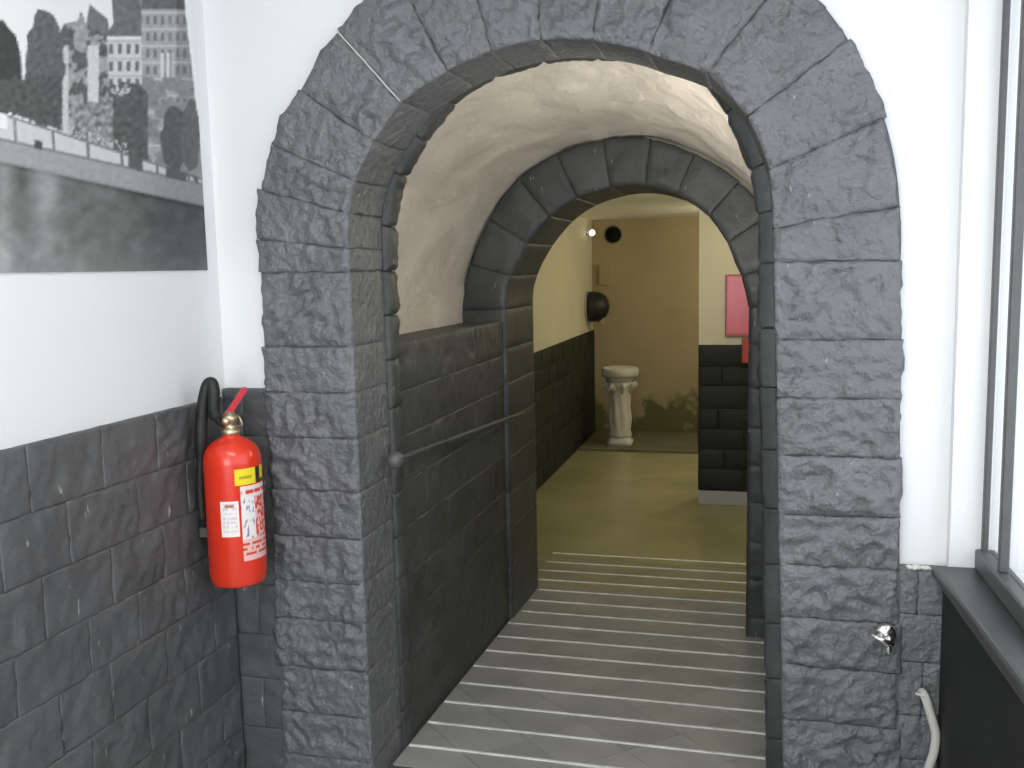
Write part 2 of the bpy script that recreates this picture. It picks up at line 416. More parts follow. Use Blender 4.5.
# ---- first arch: jamb blocks and voussoirs, each its own stone
rnd = random.Random(4)
def joints(lo, hi, n, jit, rg):
    t = [lo+(hi-lo)*i/n for i in range(n+1)]
    for i in range(1, n): t[i] += rg.uniform(-jit, jit)*(hi-lo)/n
    return t
JL = [-0.02, 0.08, 0.233, 0.391, 0.558, 0.689, 0.842, 0.996, 1.170, 1.317, 1.465, 1.62, 1.70]
JR = [-0.02, 0.06, 0.215, 0.376, 0.541, 0.684, 0.840, 0.990, 1.159, 1.322, 1.486, 1.650, 1.70]
thL = math.pi; thR = 0.0
crack = math.atan2(2.203-1.70, -1.060+0.61)
def seg_list(JL, JR, arc):
    s = [('L', JL[i], JL[i+1]) for i in range(len(JL)-1)]
    s += [('A', arc[i], arc[i+1]) for i in range(len(arc)-1)]
    s += [('R', JR[i+1], JR[i]) for i in reversed(range(len(JR)-1))]
    return s
JL = JL[:-2]+[1.70]; JR = JR[:-2]+[1.70]
arcA = [PI, 3.03, 2.87, 2.72, 2.52, crack, 2.05, 1.83, 1.60, 1.37, 1.12, 0.86, 0.62, 0.39, 0.148]
s1 = seg_list(JL, JR, arcA)
s1 = [s for s in s1]
a1 = empty('trim_1', (-0.6, D, 0)); tag(a1, 'big near arch of grey painted rock-faced stone blocks', 'stone arch', kind='structure')
secA = sec_front(D, 0.275)
def build_ring(parent, ring, segs, sec, T, material, amp, pillow, step, gap, seed0, rag=0.006, bed=0.03, name='stone', front=True, W=None, eo=0.0, depth=0.07, bedmat='mortar'):
    for k, (kind, t0, t1) in enumerate(segs):
        I0, O0 = ring.io(kind, t0); I1, O1 = ring.io(kind, t1)
        Lm = ((I0-I1).length+(O0-O1).length)/2
        g = gap*(t1-t0)/max(Lm, 1e-4)
        La = ((I0-O0).length if W is None else W)+T
        o = stone(name, None, ring.patch(kind, t0+g, t1-g, sec, rnd.uniform(-eo, eo)), La, Lm, material, amp*rnd.uniform(0.8, 1.2), pillow, step, seed0+k*3.17, depth=depth, rag=rag, calm=((La-T)/La if W is None else None))
        adopt(o, parent)
    adopt(sweep_bed('mortar_bed', ring, [(s[0], s[1], s[2]) for s in segs], sec, 1, bedmat, None, bed), parent)
# the springing stone on the right spans from the jamb into the arc
s1A = [s for s in s1]
s1A.insert(len(JL)-1+len(arcA)-1, ('A', 0.148, 0.0))
build_ring(a1, R1, s1A, secA, 0.275, 'stone_paint', 0.025, 0.001, 0.0105, 0.0001, 11, rag=0.009, bed=0.007, eo=0.008)
JB = joints(-0.02, 1.70, 11, 0.06, rnd); JBR = joints(-0.02, 1.70, 9, 0.06, rnd); arcB = joints(PI, 0.0, 13, 0.1, rnd)
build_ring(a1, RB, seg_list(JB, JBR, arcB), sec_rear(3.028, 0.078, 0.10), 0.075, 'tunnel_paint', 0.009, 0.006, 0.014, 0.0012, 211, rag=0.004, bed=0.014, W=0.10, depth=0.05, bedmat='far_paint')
# bare mortar showing in one joint of the arch
def crack_line():
    I, O = R1.io('A', crack); V = []; F = []
    n = 16
    for i in range(n+1):
        p = I.lerp(O, i/n); q = Vector((-math.sin(crack), 0, math.cos(crack)))
        wv = 0.0013+0.0008*noise.noise(p*40); off = 0.002*noise.noise(p*25+Vector((3, 1, 9)))
        for sgn in (-1, 1): V.append(p+q*(sgn*wv+off)+Vector((0, D-0.011, 0)))
    for i in range(n): F.append((2*i, 2*i+1, 2*i+3, 2*i+2))
    m = len(V)
    V += [v+Vector((0, 0.03, 0)) for v in V]
    F += [(2*i, 2*i+2, m+2*i+2, m+2*i) for i in range(n)]+[(2*i+1, m+2*i+1, m+2*i+3, 2*i+3) for i in range(n)]
    return obj('bare_joint', V, F, 'light_mortar')
adopt(crack_line(), a1)

# ---- stone dados (rows of blocks on a flat wall)
def dado(parent, o, ud, nd, length, z0, z1, rows, blk, material, seed, amp=0.010, step=0.03, pillow=0.006, zfun=None, depth=0.04, rag=0.004):
    o = Vector(o); ud = Vector(ud); nd = Vector(nd); rg = random.Random(seed)
    zs = joints(z0, z1, rows, 0.06, rg)
    k = 0
    for r in range(rows):
        n = max(1, int(round(length/blk)))
        us = [0.0]; ph = (0.5 if r % 2 else 0.0)
        for i in range(n+1):
            q = (i+1-ph+rg.uniform(-0.12, 0.12))*length/n
            if us[-1]+0.05 < q < length-0.05: us.append(q)
        us.append(length)
        for i in range(len(us)-1):
            a0, a1_, b0, b1 = us[i]-0.0003, us[i+1]+0.0003, zs[r]-0.0003, zs[r+1]+0.0003
            def S(a, b, d, a0=a0, a1_=a1_, b0=b0, b1=b1):
                u = a0+(a1_-a0)*a; z = b0+(b1-b0)*b
                if zfun: z += zfun(u)
                return o+ud*u+Vector((0, 0, z))+nd*d
            st = stone('stone', None, S, a1_-a0, b1-b0, material, amp*rg.uniform(0.7, 1.3), pillow, step, seed+k*1.71, joint=0.0012, depth=depth, rag=rag)
            adopt(st, parent); k += 1
d1 = empty('trim_2', (WL, 1.6, 0)); tag(d1, 'dark grey stone dado below the river print, behind the extinguisher', 'dado', kind='structure')
adopt(box('mortar_bed', -1.74, -1.722, -0.6, 2.79, 0.0, 1.295, 'dado_paint'), d1)
dado(d1, (WL-0.006, 0.3, 0), (0, 1, 0), (1, 0, 0), 2.45, 0.0, 1.30, 8, 0.25, 'dado_paint', 31, amp=0.012, step=0.016, pillow=0.0)
adopt(box('mortar_bed', -1.735, -1.55, D+0.02, 2.791, 0.0, 1.315, 'dado_paint'), d1)
dado(d1, (-1.725, D+0.012, 0), (1, 0, 0), (0, -1, 0), 0.16, 0.0, 1.325, 8, 0.2, 'dado_paint', 57, amp=0.009, step=0.018, pillow=0.001)
d2 = empty('trim_5', (0.44, D, 0)); tag(d2, 'low dark stone dado right of the arch, under the sill', 'dado', kind='structure')
adopt(box('mortar_bed', 0.37, 0.60, 2.775, 2.791, 0.0, 0.84, 'mortar'), d2)
dado(d2, (0.372, D+0.010, 0), (1, 0, 0), (0, -1, 0), 0.125, 0.0, 0.85, 6, 0.25, 'stone_paint', 71, amp=0.012, step=0.016, pillow=0.002)
# crumbs of white plaster along the top of that dado
for i, (x, s) in enumerate([(0.398, 0.010), (0.415, 0.013), (0.432, 0.008), (0.444, 0.010), (0.405, 0.006)]):
    bm = bmesh.new(); bmesh.ops.create_icosphere(bm, subdivisions=2, radius=s)
    for v in bm.verts: v.co *= 1+0.5*noise.noise(v.co*90+Vector((i, 0, 0))); v.co.z *= 0.6; v.co += Vector((x, D+0.012, 0.851))
    adopt(from_bm('plaster_crumb', bm, 'light_mortar'), d2)

# ---- passage between the arches: floor ramp, low walls, plaster vault
SL = -0.045
def fz(y): return 0.0 if y < 2.9 else SL*(min(y, 5.70)-2.9)
FB = fz(9)
ft = empty('floor_passage', (-0.6, 3.0, 0)); tag(ft, 'gently sloping grey tiled passage floor with pale grip strips', 'floor', kind='structure')
def ramp_base():
    V = []; F = []
    for y in (2.86, 2.9, 5.70): V += [(-1.9, y, fz(y)-0.006), (0.75, y, fz(y)-0.006), (-1.9, y, fz(y)-0.15), (0.75, y, fz(y)-0.15)]
    for k in (0, 4): F += [(k, k+1, k+5, k+4), (k+2, k+6, k+7, k+3), (k, k+4, k+6, k+2), (k+1, k+3, k+7, k+5)]
    F += [(0, 2, 3, 1), (8, 9, 11, 10)]
    return obj('grout_bed', V, F, 'grout')
adopt(ramp_base(), ft)
def clip(poly, axis, lim, keep_less):
    out = []
    for i in range(len(poly)):
        p, q = poly[i], poly[(i+1) % len(poly)]
        a = (p[axis]-lim)*(1 if keep_less else -1); b = (q[axis]-lim)*(1 if keep_less else -1)
        if a <= 0: out.append(p)
        if (a < 0 < b) or (b < 0 < a):
            t = a/(a-b); out.append((p[0]+(q[0]-p[0])*t, p[1]+(q[1]-p[1])*t))
    return out
DG = 0.36; hd = DG/2-0.0022
for i in range(-9, 10):
    for j in range(-9, 20):
        if (i+j) % 2: continue
        cx = -0.46+i*DG/2; cy = 3.19+j*DG/2+DG/2
        pl = [(cx-hd, cy), (cx, cy-hd), (cx+hd, cy), (cx, cy+hd)]
        for ax, lm, lt in ((0, -1.23, False), (0, 0.06, True), (1, 2.9, False), (1, 5.08, True)):
            pl = clip(pl, ax, lm, lt)
            if len(pl) < 3: break
        if len(pl) < 3: continue
        if abs(sum(pl[k][0]*pl[(k+1) % len(pl)][1]-pl[(k+1) % len(pl)][0]*pl[k][1] for k in range(len(pl)))) < 0.004: continue
        n = len(pl); dz = rnd.uniform(-0.0006, 0.0006)
        V = [(x, y, fz(y)+dz) for x, y in pl]+[(x, y, fz(y)-0.012) for x, y in pl]
        F = [tuple(range(n))]+[(k, n+k, n+(k+1) % n, (k+1) % n) for k in range(n)]
        adopt(obj('tile', V, F, 'tile'), ft)
# lower landing of the ramp inside the far room
adopt(obj('landing', [(-1.8, 5.08, fz(5.08)), (0.6, 5.08, fz(5.08)), (0.6, 5.70, fz(5.7)), (-1.8, 5.70, fz(5.7)), (-1.8, 5.08, -0.2), (0.6, 5.08, -0.2), (0.6, 5.7, -0.2), (-1.8, 5.7, -0.2)],
          [(0, 1, 2, 3), (0, 4, 5, 1), (2, 6, 7, 3), (0, 3, 7, 4), (1, 5, 6, 2)], 'landing_floor'), ft)
for k in range(16):
    y = 2.85+0.197*k; x0, x1 = (-1.226, 0.020) if y < 4.45 else ((-1.205, -0.078) if y < 5.08 else (-1.30, 0.05))
    z = fz(y)+(FB-fz(y) if y > 5.7 else 0); h = 0.004; hw = 0.0075
    z0 = fz(y-hw); z1 = fz(y+hw)
    n = 12; V = []; F = []
    for i in range(n+1):
        x = x0+(x1-x0)*i/n; q = 0.0016*noise.noise(Vector((x*9, y*5, 0)))
        V += [(x, y-hw+q, z0-0.004), (x, y-hw+q+0.002, z0+h), (x, y+hw+q-0.002, z1+h), (x, y+hw+q, z1-0.004)]
    for i in range(n):
        for s in range(3): F.append((4*i+s, 4*i+s+1, 4*i+s+5, 4*i+s+4))
    F += [(0, 3, 2, 1), (4*n, 4*n+1, 4*n+2, 4*n+3)]
    adopt(obj('grip_strip', V, F, 'strip'), ft)

LZ = 1.445
pl_ = empty('wall_passage_left', (-1.24, 3.8, 0)); tag(pl_, 'low dark stone wall with ledge along the passage, carrying the handrail', 'wall', kind='structure')
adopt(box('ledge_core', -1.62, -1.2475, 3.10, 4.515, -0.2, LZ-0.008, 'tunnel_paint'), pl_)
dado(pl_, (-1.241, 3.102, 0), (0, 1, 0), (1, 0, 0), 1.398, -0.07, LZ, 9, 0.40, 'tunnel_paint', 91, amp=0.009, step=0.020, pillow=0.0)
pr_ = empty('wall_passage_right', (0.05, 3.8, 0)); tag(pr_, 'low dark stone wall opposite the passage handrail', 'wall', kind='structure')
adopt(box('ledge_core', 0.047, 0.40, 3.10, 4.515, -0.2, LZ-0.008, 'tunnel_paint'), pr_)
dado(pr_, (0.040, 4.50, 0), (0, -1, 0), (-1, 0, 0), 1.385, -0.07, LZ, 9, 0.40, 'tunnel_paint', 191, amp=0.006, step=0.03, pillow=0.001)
def vault():
    ny, na = 46, 84; V = []; F = []
    for j in range(ny+1):
        y = 3.045+(4.60-3.045)*j/ny; f = (y-3.1)/1.4
        zc = 1.61-0.095*f; R = 0.815-0.024*max(0, f); cx = -0.655+0.0*f
        for i in range(na+1):
            s = i/na
            if s < 0.08: p = Vector((cx-R, y, 1.40+(zc-1.40)*s/0.08)); nrm = Vector((1, 0, 0))
            elif s > 0.92: p = Vector((cx+R, y, 1.40+(zc-1.40)*(1-s)/0.08)); nrm = Vector((-1, 0, 0))
            else:
                a = PI*(1-(s-0.08)/0.84); k = Vector((math.cos(a), 0, math.sin(a))); p = Vector((cx, y, zc))+k*R; nrm = -k
            q = Vector((p.x*3.2, p.y*1.6, p.z*3.2))
            d = 0.012*noise.noise(q)+0.012*noise.noise(q*2.4+Vector((4, 4, 4)))+0.012*noise.noise(Vector((p.x*11, p.y*5, p.z*11)))
            V.append(p+nrm*d)
    for j in range(ny):
        for i in range(na): F.append((j*(na+1)+i, (j+1)*(na+1)+i, (j+1)*(na+1)+i+1, j*(na+1)+i+1))
    return obj('ceiling_vault', V, F, 'cream_plaster', None, True)
tag(vault(), 'cream rough plastered barrel vault between the two arches', 'vault', kind='structure')

# ---- second arch
a2 = empty('trim_6', (-0.63, 4.5, 0)); tag(a2, 'smaller far arch of dark stone blocks at the passage end', 'stone arch', kind='structure')
J2 = joints(-0.16, 1.50, 9, 0.06, rnd); J2R = joints(-0.16, 1.50, 9, 0.06, rnd); arc2 = joints(PI, 0.0, 11, 0.08, rnd)
build_ring(a2, R2, seg_list(J2, J2R, arc2), sec_front(4.5, 0.57), 0.57, 'tunnel_paint', 0.011, 0.002, 0.024, 0.0001, 411, rag=0.006, bed=0.007, bedmat='tunnel_paint', eo=0.006)
op2 = R2.profile(0.35, [-0.3, 0.8])
wm = slab('wall_middle', [(-2.2, -0.3)]+op2+[(0.9, -0.3), (0.9, 2.6), (-2.2, 2.6)], 4.575, 5.075, 'cream_paint')
tag(wm, 'wall pierced by the smaller dark arch', 'wall', kind='structure')

# ---- far room
BX = -1.80; BY = 10.3
bl = box('wall_far_left', BX-0.2, BX-0.02, 5.075, BY+0.2, -0.3, 2.5, 'cream_paint'); tag(bl, 'cream wall above the dark dado in the far room', 'wall', kind='structure')
dl = empty('trim_7', (BX, 7.6, 0)); tag(dl, 'black stone dado below the cream wall of the far room', 'dado', kind='structure')
adopt(box('mortar_bed', BX-0.025, BX-0.012, 5.08, BY, -0.13, 1.005, 'far_paint'), dl)
dado(dl, (BX, 5.09, 0), (0, 1, 0), (1, 0, 0), BY-5.1, FB, 1.01, 7, 0.45, 'far_paint', 301, amp=0.006, step=0.07, pillow=0.004)
bw = box('wall_far_back', -2.1, 0.9, BY, BY+0.2, -0.3, 2.5, 'tan_wall'); tag(bw, 'tan stained stone wall behind the white pedestal', 'wall', kind='structure')
cl = box('ceiling_far', -2.1, 0.9, 5.07, BY+0.2, 2.20, 2.35, 'far_ceiling'); tag(cl, 'pale flat ceiling of the far room', 'ceiling', kind='structure')
ff = box('floor_far', -2.0, 0.8, 5.695, BY+0.05, FB-0.15, FB, 'far_floor'); tag(ff, 'smooth glossy floor of the far room, olive light put in its colour', 'floor', kind='structure')
st_ = box('floor_far_step', BX+0.01, -0.30, 9.22, BY, FB, FB+0.022, 'far_step', bevel=0.006); tag(st_, 'low dark slab under the white pedestal', 'step', kind='structure')
RBY = 7.30
br = box('wall_far_right', -0.478, 0.8, RBY, RBY+0.2, -0.3, 2.4, 'cream_paint'); tag(br, 'cream projecting wall holding the red framed sign', 'wall', kind='structure')
wo = box('wall_far_side', 0.55, 0.75, 5.07, BY+0.05, -0.3, 2.4, 'cream_paint'); tag(wo, 'cream side wall of the far room beyond the small arch', 'wall', kind='structure')
dr = empty('trim_8', (-0.2, RBY, 0)); tag(dr, 'black stone dado below the red framed sign', 'dado', kind='structure')
adopt(box('mortar_bed', -0.474, 0.55, RBY-0.012, RBY-0.001, -0.01, 1.09, 'far_paint'), dr)
dado(dr, (-0.478, RBY-0.028, 0), (1, 0, 0), (0, -1, 0), 1.02, -0.02, 1.095, 7, 0.4, 'far_paint', 351, amp=0.008, step=0.05, pillow=0.006)
sk = box('baseboard_far_right', -0.47, 0.55, RBY-0.045, RBY-0.001, FB, -0.022, 'skirting', bevel=0.005); tag(sk, 'pale grey plinth under the black dado', 'baseboard', kind='structure')

# ================================================================== THINGS
# ---- handrail on the passage wall
hr = empty('handrail', (-1.19, 2.9, 1.07)); tag(hr, 'dark painted handrail with round end knob on the passage wall', 'handrail')
H0 = Vector((-1.188, 2.915, 1.072)); H1 = Vector((-1.170, 4.60, 0.975))
adopt(tube('rail', [H0.lerp(H1, i/8) for i in range(9)], 0.0105, 'tunnel_paint', seg=12), hr)
bm = bmesh.new(); bmesh.ops.create_uvsphere(bm, u_segments=20, v_segments=12, radius=0.029)
for v in bm.verts: v.co += H0
adopt(from_bm('knob', bm, 'black_frame', None, True), hr)
for t in (0.08, 0.5, 0.92):
    p = H0.lerp(H1, t); adopt(tube('bracket', [p+Vector((0, 0, -0.008)), p+Vector((-0.03, 0, -0.03)), p+Vector((-0.062, 0, -0.03))], 0.006, 'tunnel_paint', seg=8), hr)

# ---- fire extinguisher
EX, EY, EZ = -1.590, 2.575, 0.742
ex = empty('fire_extinguisher', (EX, EY, EZ)); tag(ex, 'red fire extinguisher with black hose hung on the dark stone dado', 'fire extinguisher')
R = 0.088
prof = [(0.070, 0.004), (0.078, 0.0), (0.083, 0.006), (0.084, 0.020), (R, 0.030), (R, 0.385), (0.0865, 0.40), (0.081, 0.418), (0.070, 0.435), (0.052, 0.449), (0.034, 0.457), (0.027, 0.461), (0.027, 0.470)]
body = lathe('cylinder', prof, 'extinguisher_red', ex, 48)
FA = math.atan2(-EY, -EX)          # towards the camera in plan
def curved_label(name, a0, a1, z0, z1, paint, r=R+0.0008, n=28, m=22):
    V = []; F = []; C = []
    for i in range(n+1):
        for j in range(m+1):
            a = a0+(a1-a0)*i/n; V.append((r*math.cos(a), r*math.sin(a), z0+(z1-z0)*j/m)); C.append(paint(i/n, j/m))
    for i in range(n):
        for j in range(m): F.append((i*(m+1)+j, (i+1)*(m+1)+j, (i+1)*(m+1)+j+1, i*(m+1)+j+1))
    k = len(V); 
    o = obj(name, V, F, 'print', body, True)
    at = o.data.color_attributes.new('ink', 'FLOAT_COLOR', 'POINT')
    at.data.foreach_set('color', [c for q in C for c in (*q, 1.0)])
    return o
rl = random.Random(8)
WH = (0.80, 0.78, 0.76)
def lines(u, v, rows, ink, paper, margin=0.1, seed=1):
    if u < margin or u > 1-margin or v < 0.06 or v > 0.94: return paper
    k = math.floor(v*rows*2)
    if k % 2: return paper
    return ink if noise.noise(Vector((u*9+seed, k*3.7, seed))) > -0.12 else paper
def p_yellow(u, v):
    if u > 0.60: return (0.03, 0.03, 0.02) if (u < 0.76 and 0.12 < v < 0.95) else ((0.75, 0.62, 0.02) if (u > 0.80 and v > 0.2) else (0.05, 0.045, 0.02))
    if 0.38 < v < 0.55 and 0.1 < u < 0.5: return (0.45, 0.34, 0.02)
    return (0.82, 0.66, 0.03)
def p_white(u, v):
    if v > 0.82 and v < 0.92 and 0.25 < u < 0.75: return (0.45, 0.16, 0.12)
    return lines(u, v, 8, (0.66, 0.60, 0.60), (0.84, 0.80, 0.78), 0.12, 3)
def p_text(u, v):
    red = (0.66, 0.05, 0.03); pink = (0.78, 0.50, 0.48)
    if v > 0.84: return lines(u, v*1.0, 10, red, (0.80, 0.70, 0.68), 0.02, 5)
    if v < 0.30: return lines(u, v, 14, red, pink, 0.0, 9)
    if u < 0.46:
        if noise.noise(Vector((u*14, v*16, 2))) > 0.28: return (0.30, 0.22, 0.32)
        return (0.80, 0.76, 0.76)
    q = noise.noise(Vector((u*11, v*13, 6)))
    return pink if q > 0.02 else red
curved_label('yellow_label', FA+0.04, FA+1.30, 0.322, 0.372, p_yellow, n=30, m=12)
curved_label('white_label', FA-0.50, FA+0.12, 0.165, 0.275, p_white, n=22, m=26)
curved_label('instruction_label', FA+0.20, FA+1.35, 0.085, 0.318, p_text, n=36, m=60)
head = lathe('valve_head', [(0.024, 0.466), (0.030, 0.468), (0.030, 0.482), (0.022, 0.486), (0.019, 0.505), (0.026, 0.508), (0.026, 0.524), (0.016, 0.530), (0.012, 0.540)], 'brass', ex, 20)
cr = Vector((math.cos(FA+PI/2), math.sin(FA+PI/2), 0)); cf = Vector((math.cos(FA), math.sin(FA), 0))  # camera right, towards camera
def bar(name, p, q, wdt, th, material, parent):
    p = Vector(p); q = Vector(q); d = (q-p).normalized(); s = d.cross(Vector((0, 0, 1))).normalized(); u = s.cross(d)
    bm = bmesh.new(); vs = [bm.verts.new(c+s*sx*wdt/2+u*sz*th/2) for c in (p, q) for sx in (-1, 1) for sz in (-1, 1)]
    for f in ((0, 1, 3, 2), (4, 6, 7, 5), (0, 4, 5, 1), (2, 3, 7, 6), (0, 2, 6, 4), (1, 5, 7, 3)): bm.faces.new([vs[i] for i in f])
    bmesh.ops.bevel(bm, geom=bm.edges[:], offset=min(wdt, th)*0.25, segments=2, affect='EDGES')
    return from_bm(name, bm, material, parent)
bar('lever', -cr*0.012+Vector((0, 0, 0.520)), cr*0.052+Vector((0, 0, 0.610)), 0.024, 0.018, 'lever_red', ex)
bar('carry_handle', cr*0.010+Vector((0, 0, 0.514)), cr*0.062+Vector((0, 0, 0.522)), 0.022, 0.014, 'black_rubber', ex)
g = lathe('pressure_gauge', [(0.0, 0.0), (0.012, 0.0), (0.013, 0.004), (0.013, 0.010), (0.0, 0.012)], 'brass', ex, 16, at=(0, 0, 0))
g.rotation_euler = Vector((0, 0, 1)).rotation_difference(cf).to_euler(); g.location = cf*0.026+Vector((0, 0, 0.512))-cr*0.012
tube('safety_pin', [cf*0.02+cr*0.02+Vector((0, 0, 0.53)), cf*0.035+cr*0.03+Vector((0, 0, 0.52)), cf*0.036+cr*0.036+Vector((0, 0, 0.50)), cf*0.03+cr*0.02+Vector((0, 0, 0.495))], 0.003, 'brass', ex, 8)
hose = [Vector((0, 0, 0.505)), -cr*0.03+cf*0.01+Vector((0, 0, 0.508)), -cr*0.045+cf*0.012+Vector((0, 0, 0.545)), -cr*0.042+cf*0.010+Vector((0, 0, 0.60)), -cr*0.047+Vector((0, 0, 0.628)), -cr*0.060-cf*0.004+Vector((0, 0, 0.622)), -cr*0.074-cf*0.006+Vector((0, 0, 0.575)), -cr*0.084-cf*0.004+Vector((0, 0, 0.51)), -cr*0.089+Vector((0, 0, 0.45)), -cr*0.099-cf*0.01+Vector((0, 0, 0.32)), -cr*0.098-cf*0.01+Vector((0, 0, 0.20))]
def smooth_path(P, k=6):
    out = []
    for i in range(len(P)-1):
        p0, p1, p2, p3 = P[max(i-1, 0)], P[i], P[i+1], P[min(i+2, len(P)-1)]
        for s in range(k):
            t = s/k; out.append(0.5*((2*p1)+(p2-p0)*t+(2*p0-5*p1+4*p2-p3)*t*t+(3*p1-p0-3*p2+p3)*t**3))
    return out+[P[-1]]
hp = smooth_path([Vector(p) for p in hose])
tube('hose', hp, [0.0185 if 8 < i < 50 else 0.012 for i in range(len(hp))], 'black_rubber', ex, 12)
for zz in (0.14, 0.36):
    v, f = box_data(-0.118, -0.080, -0.02, 0.02, zz, zz+0.03); obj('wall_bracket', v, f, 'black_frame', ex)

# ---- river print on the left wall
def in_poly(x, y, P):
    c = False; n = len(P)
    for i in range(n):
        x1, y1 = P[i]; x2, y2 = P[(i+1) % n]
        if (y1 > y) != (y2 > y) and x < (x2-x1)*(y-y1)/(y2-y1)+x1: c = not c
    return c
def lin(a, b, x): return a[1]+(b[1]-a[1])*(x-a[0])/(b[0]-a[0])
def fbm(x, y, s=0): return noise.noise(Vector((x, y, s)))+0.5*noise.noise(Vector((2.1*x, 2.1*y, s+5)))+0.25*noise.noise(Vector((4.3*x, 4.3*y, s+9)))
def ink(px, py):
    """grey (0..255) of the print at a point given on its picture grid"""
    x, y = px*742/280.0, py*742/280.0
    n1 = fbm(x/38, y/38); n2 = fbm(x/14, y/14, 3); n3 = noise.noise(Vector((x/6, y/7, 8)))
    qt = lin((0, 298), (530, 470), x); qb = lin((0, 372), (530, 490), x); lb = lin((0, 430), (530, 545), x)
    if y > lb:                                    # river
        dpt = y-lb
        g = 92+14*n1
        g += 46*math.exp(-((x-120)/38)**2)*sm(1-dpt/330)+26*math.exp(-((x-5)/30)**2)
        g -= 34*sm((x-250)/260)*sm(1-dpt/260)
        g += 26*sm((dpt-120)/160)*(1-sm((x-150)/330)); g -= 14*math.exp(-((x-60)/18)**2)*sm(1-dpt/200)
        g += 4*noise.noise(Vector((x/25, y/3, 2)))
        return max(40, g-22*sm(1-dpt/16))
    if y > qb:                                    # sloping quay foot
        return 140+8*n2-20*sm((x-330)/200)-18*sm(1-(lb-y)/9)
    if y > qt:                                    # quay wall
        g = 182+7*n2-14*sm((x-380)/150)
        for lx in (38, 140, 232, 322, 416, 500):
            if abs(x-lx-(y-qt)*0.06) < 3.2: g = 92
        if y-qt < 6: g = 110
        if qb-y < 7: g = 112
        if 92 < x < 112 and qb-y < 22: g = 62
        if x > 340 and x < 378 and y < qt+34-6*n2 : g = 78
        if 440 < x < 525 and y < qt+36+30*math.sin((x-440)/14)+14*n2: g = 74
        if x < 18 and y < qt+40: g = 226
        return g
    g = 214-8*sm(y/400)                           # sky
    # mid-left houses
    if in_poly(x, y, [(150, 110), (170, 62), (205, 55), (215, 30), (228, 62), (238, 12), (285, 50), (292, 100), (300, 360), (150, 360)]):
        g = 138+26*n2
        if in_poly(x, y, [(232, 12), (288, 45), (288, 95), (232, 70)]): g = 98+14*n2
        elif y > 120 and (232 < x < 262): g = 186+20*n3
        elif 158 < x < 182 and y > 120: g = 178+22*n3
        elif n1 > 0.05: g = 78+24*n2
    # tall central house
    if in_poly(x, y, [(284, 92), (300, 60), (296, 0), (296, -300), (372, -300), (374, 30), (384, 100), (392, 370), (292, 360)]):
        if y < 96: g = 92+18*n2
        else:
            g = 186+10*n2; fx = (x-306)/23.0; fy = (y-112)/46.0
            if 0.28 < fx % 1 < 0.72 and 0.1 < fy % 1 < 0.66 and y < 290: g = 92
            if abs(y-98) < 5: g = 205
            if fy % 1 > 0.90: g = 160
            if y > 222 and n2 > 0.0: g = 84
    # right house
    if in_poly(x, y, [(374, 36), (380, -300), (470, -300), (492, 40), (505, 150), (540, 480), (380, 430)]):
        g = 146+14*n2; fx = (x-382)/19.5; fy = (y-36)/44.0
        if y < 24: g = 84+16*n2
        elif 0.3 < fx % 1 < 0.7 and 0.15 < fy % 1 < 0.65 and y < 270: g = 96 if x < 440 else 112
        elif fy % 1 > 0.88: g = 176
        if 425 < x < 458 and 140 < y < 208: g = 190 if (x % 15) > 5 else 120
        if x > 468: g -= 26
        if y > 205 and n1 > -0.2: g = 118+18*n2
    # trees
    if ((x-118)/52)**2+((y-178)/150)**2 < 1+0.28*n1 and y > 24: g = 82+20*n2
    if ((x+8)/66)**2+((y-185)/128)**2 < 1+0.10*n1: g = 52+10*n2
    if x < 165 and y > 205+18*n1 and y < qt-4+12*n2: g = 70+20*n2
    if 270 < x < 392 and y > 236+44*n1: g = 74+22*n2
    if 200 < x < 300 and y > 262+70*n1: g = 122+55*n2+20*n3
    if ((x-462)/36)**2+((y-368)/82)**2 < 1+0.3*n1: g = 72+14*n2
    if ((x-505)/26)**2+((y-360)/95)**2 < 1+0.3*n1: g = 80+14*n2
    if 160 < x < 340 and qt-y < 26 and n3 > 0.15: g = 186
    return g
PX = WL-0.020
pt = empty('river_print', (PX, 2.0, 1.72)); tag(pt, 'large black and white print of riverside houses on white wall', 'print')
def poster():
    y0, y1, z0, z1 = 1.02, 2.722, 1.714, 2.80
    ny, nz = 300, 270; V = []; F = []; C = []
    for i in range(ny+1):
        yy = y0+(y1-y0)*(i/ny)
        for j in range(nz+1):
            zz = z0+(z1-z0)*j/nz; p = (PX, yy, zz); V.append(p)
            gx, gy = to_px(p); gx = max(gx, -60+0.2*(gx+60))
            g = sum(ink(gx+a_, gy+b_) for a_, b_ in ((-0.7, -0.3), (0.3, -0.7), (0.7, 0.3), (-0.3, 0.7)))/1020.0
            g = 0.05+g*1.08
            g = max(0.02, min(0.97, g)); lv = g/12.92 if g < 0.04045 else ((g+0.055)/1.055)**2.4
            C.append(min(0.8, lv*0.92))
    for i in range(ny):
        for j in range(nz):
            k = i*(nz+1)+j; F.append((k, k+nz+1, k+nz+2, k+1))
    o = obj('printed_sheet', V, F, 'print')
    at = o.data.color_attributes.new('ink', 'FLOAT_COLOR', 'POINT')
    at.data.foreach_set('color', [q for c in C for q in (c*0.985, c, c*1.01, 1.0)])
    adopt(o, pt)
    adopt(box('backing_board', PX-0.0045, PX-0.0005, y0, y1, z0, z1, 'paper_back'), pt)
poster()

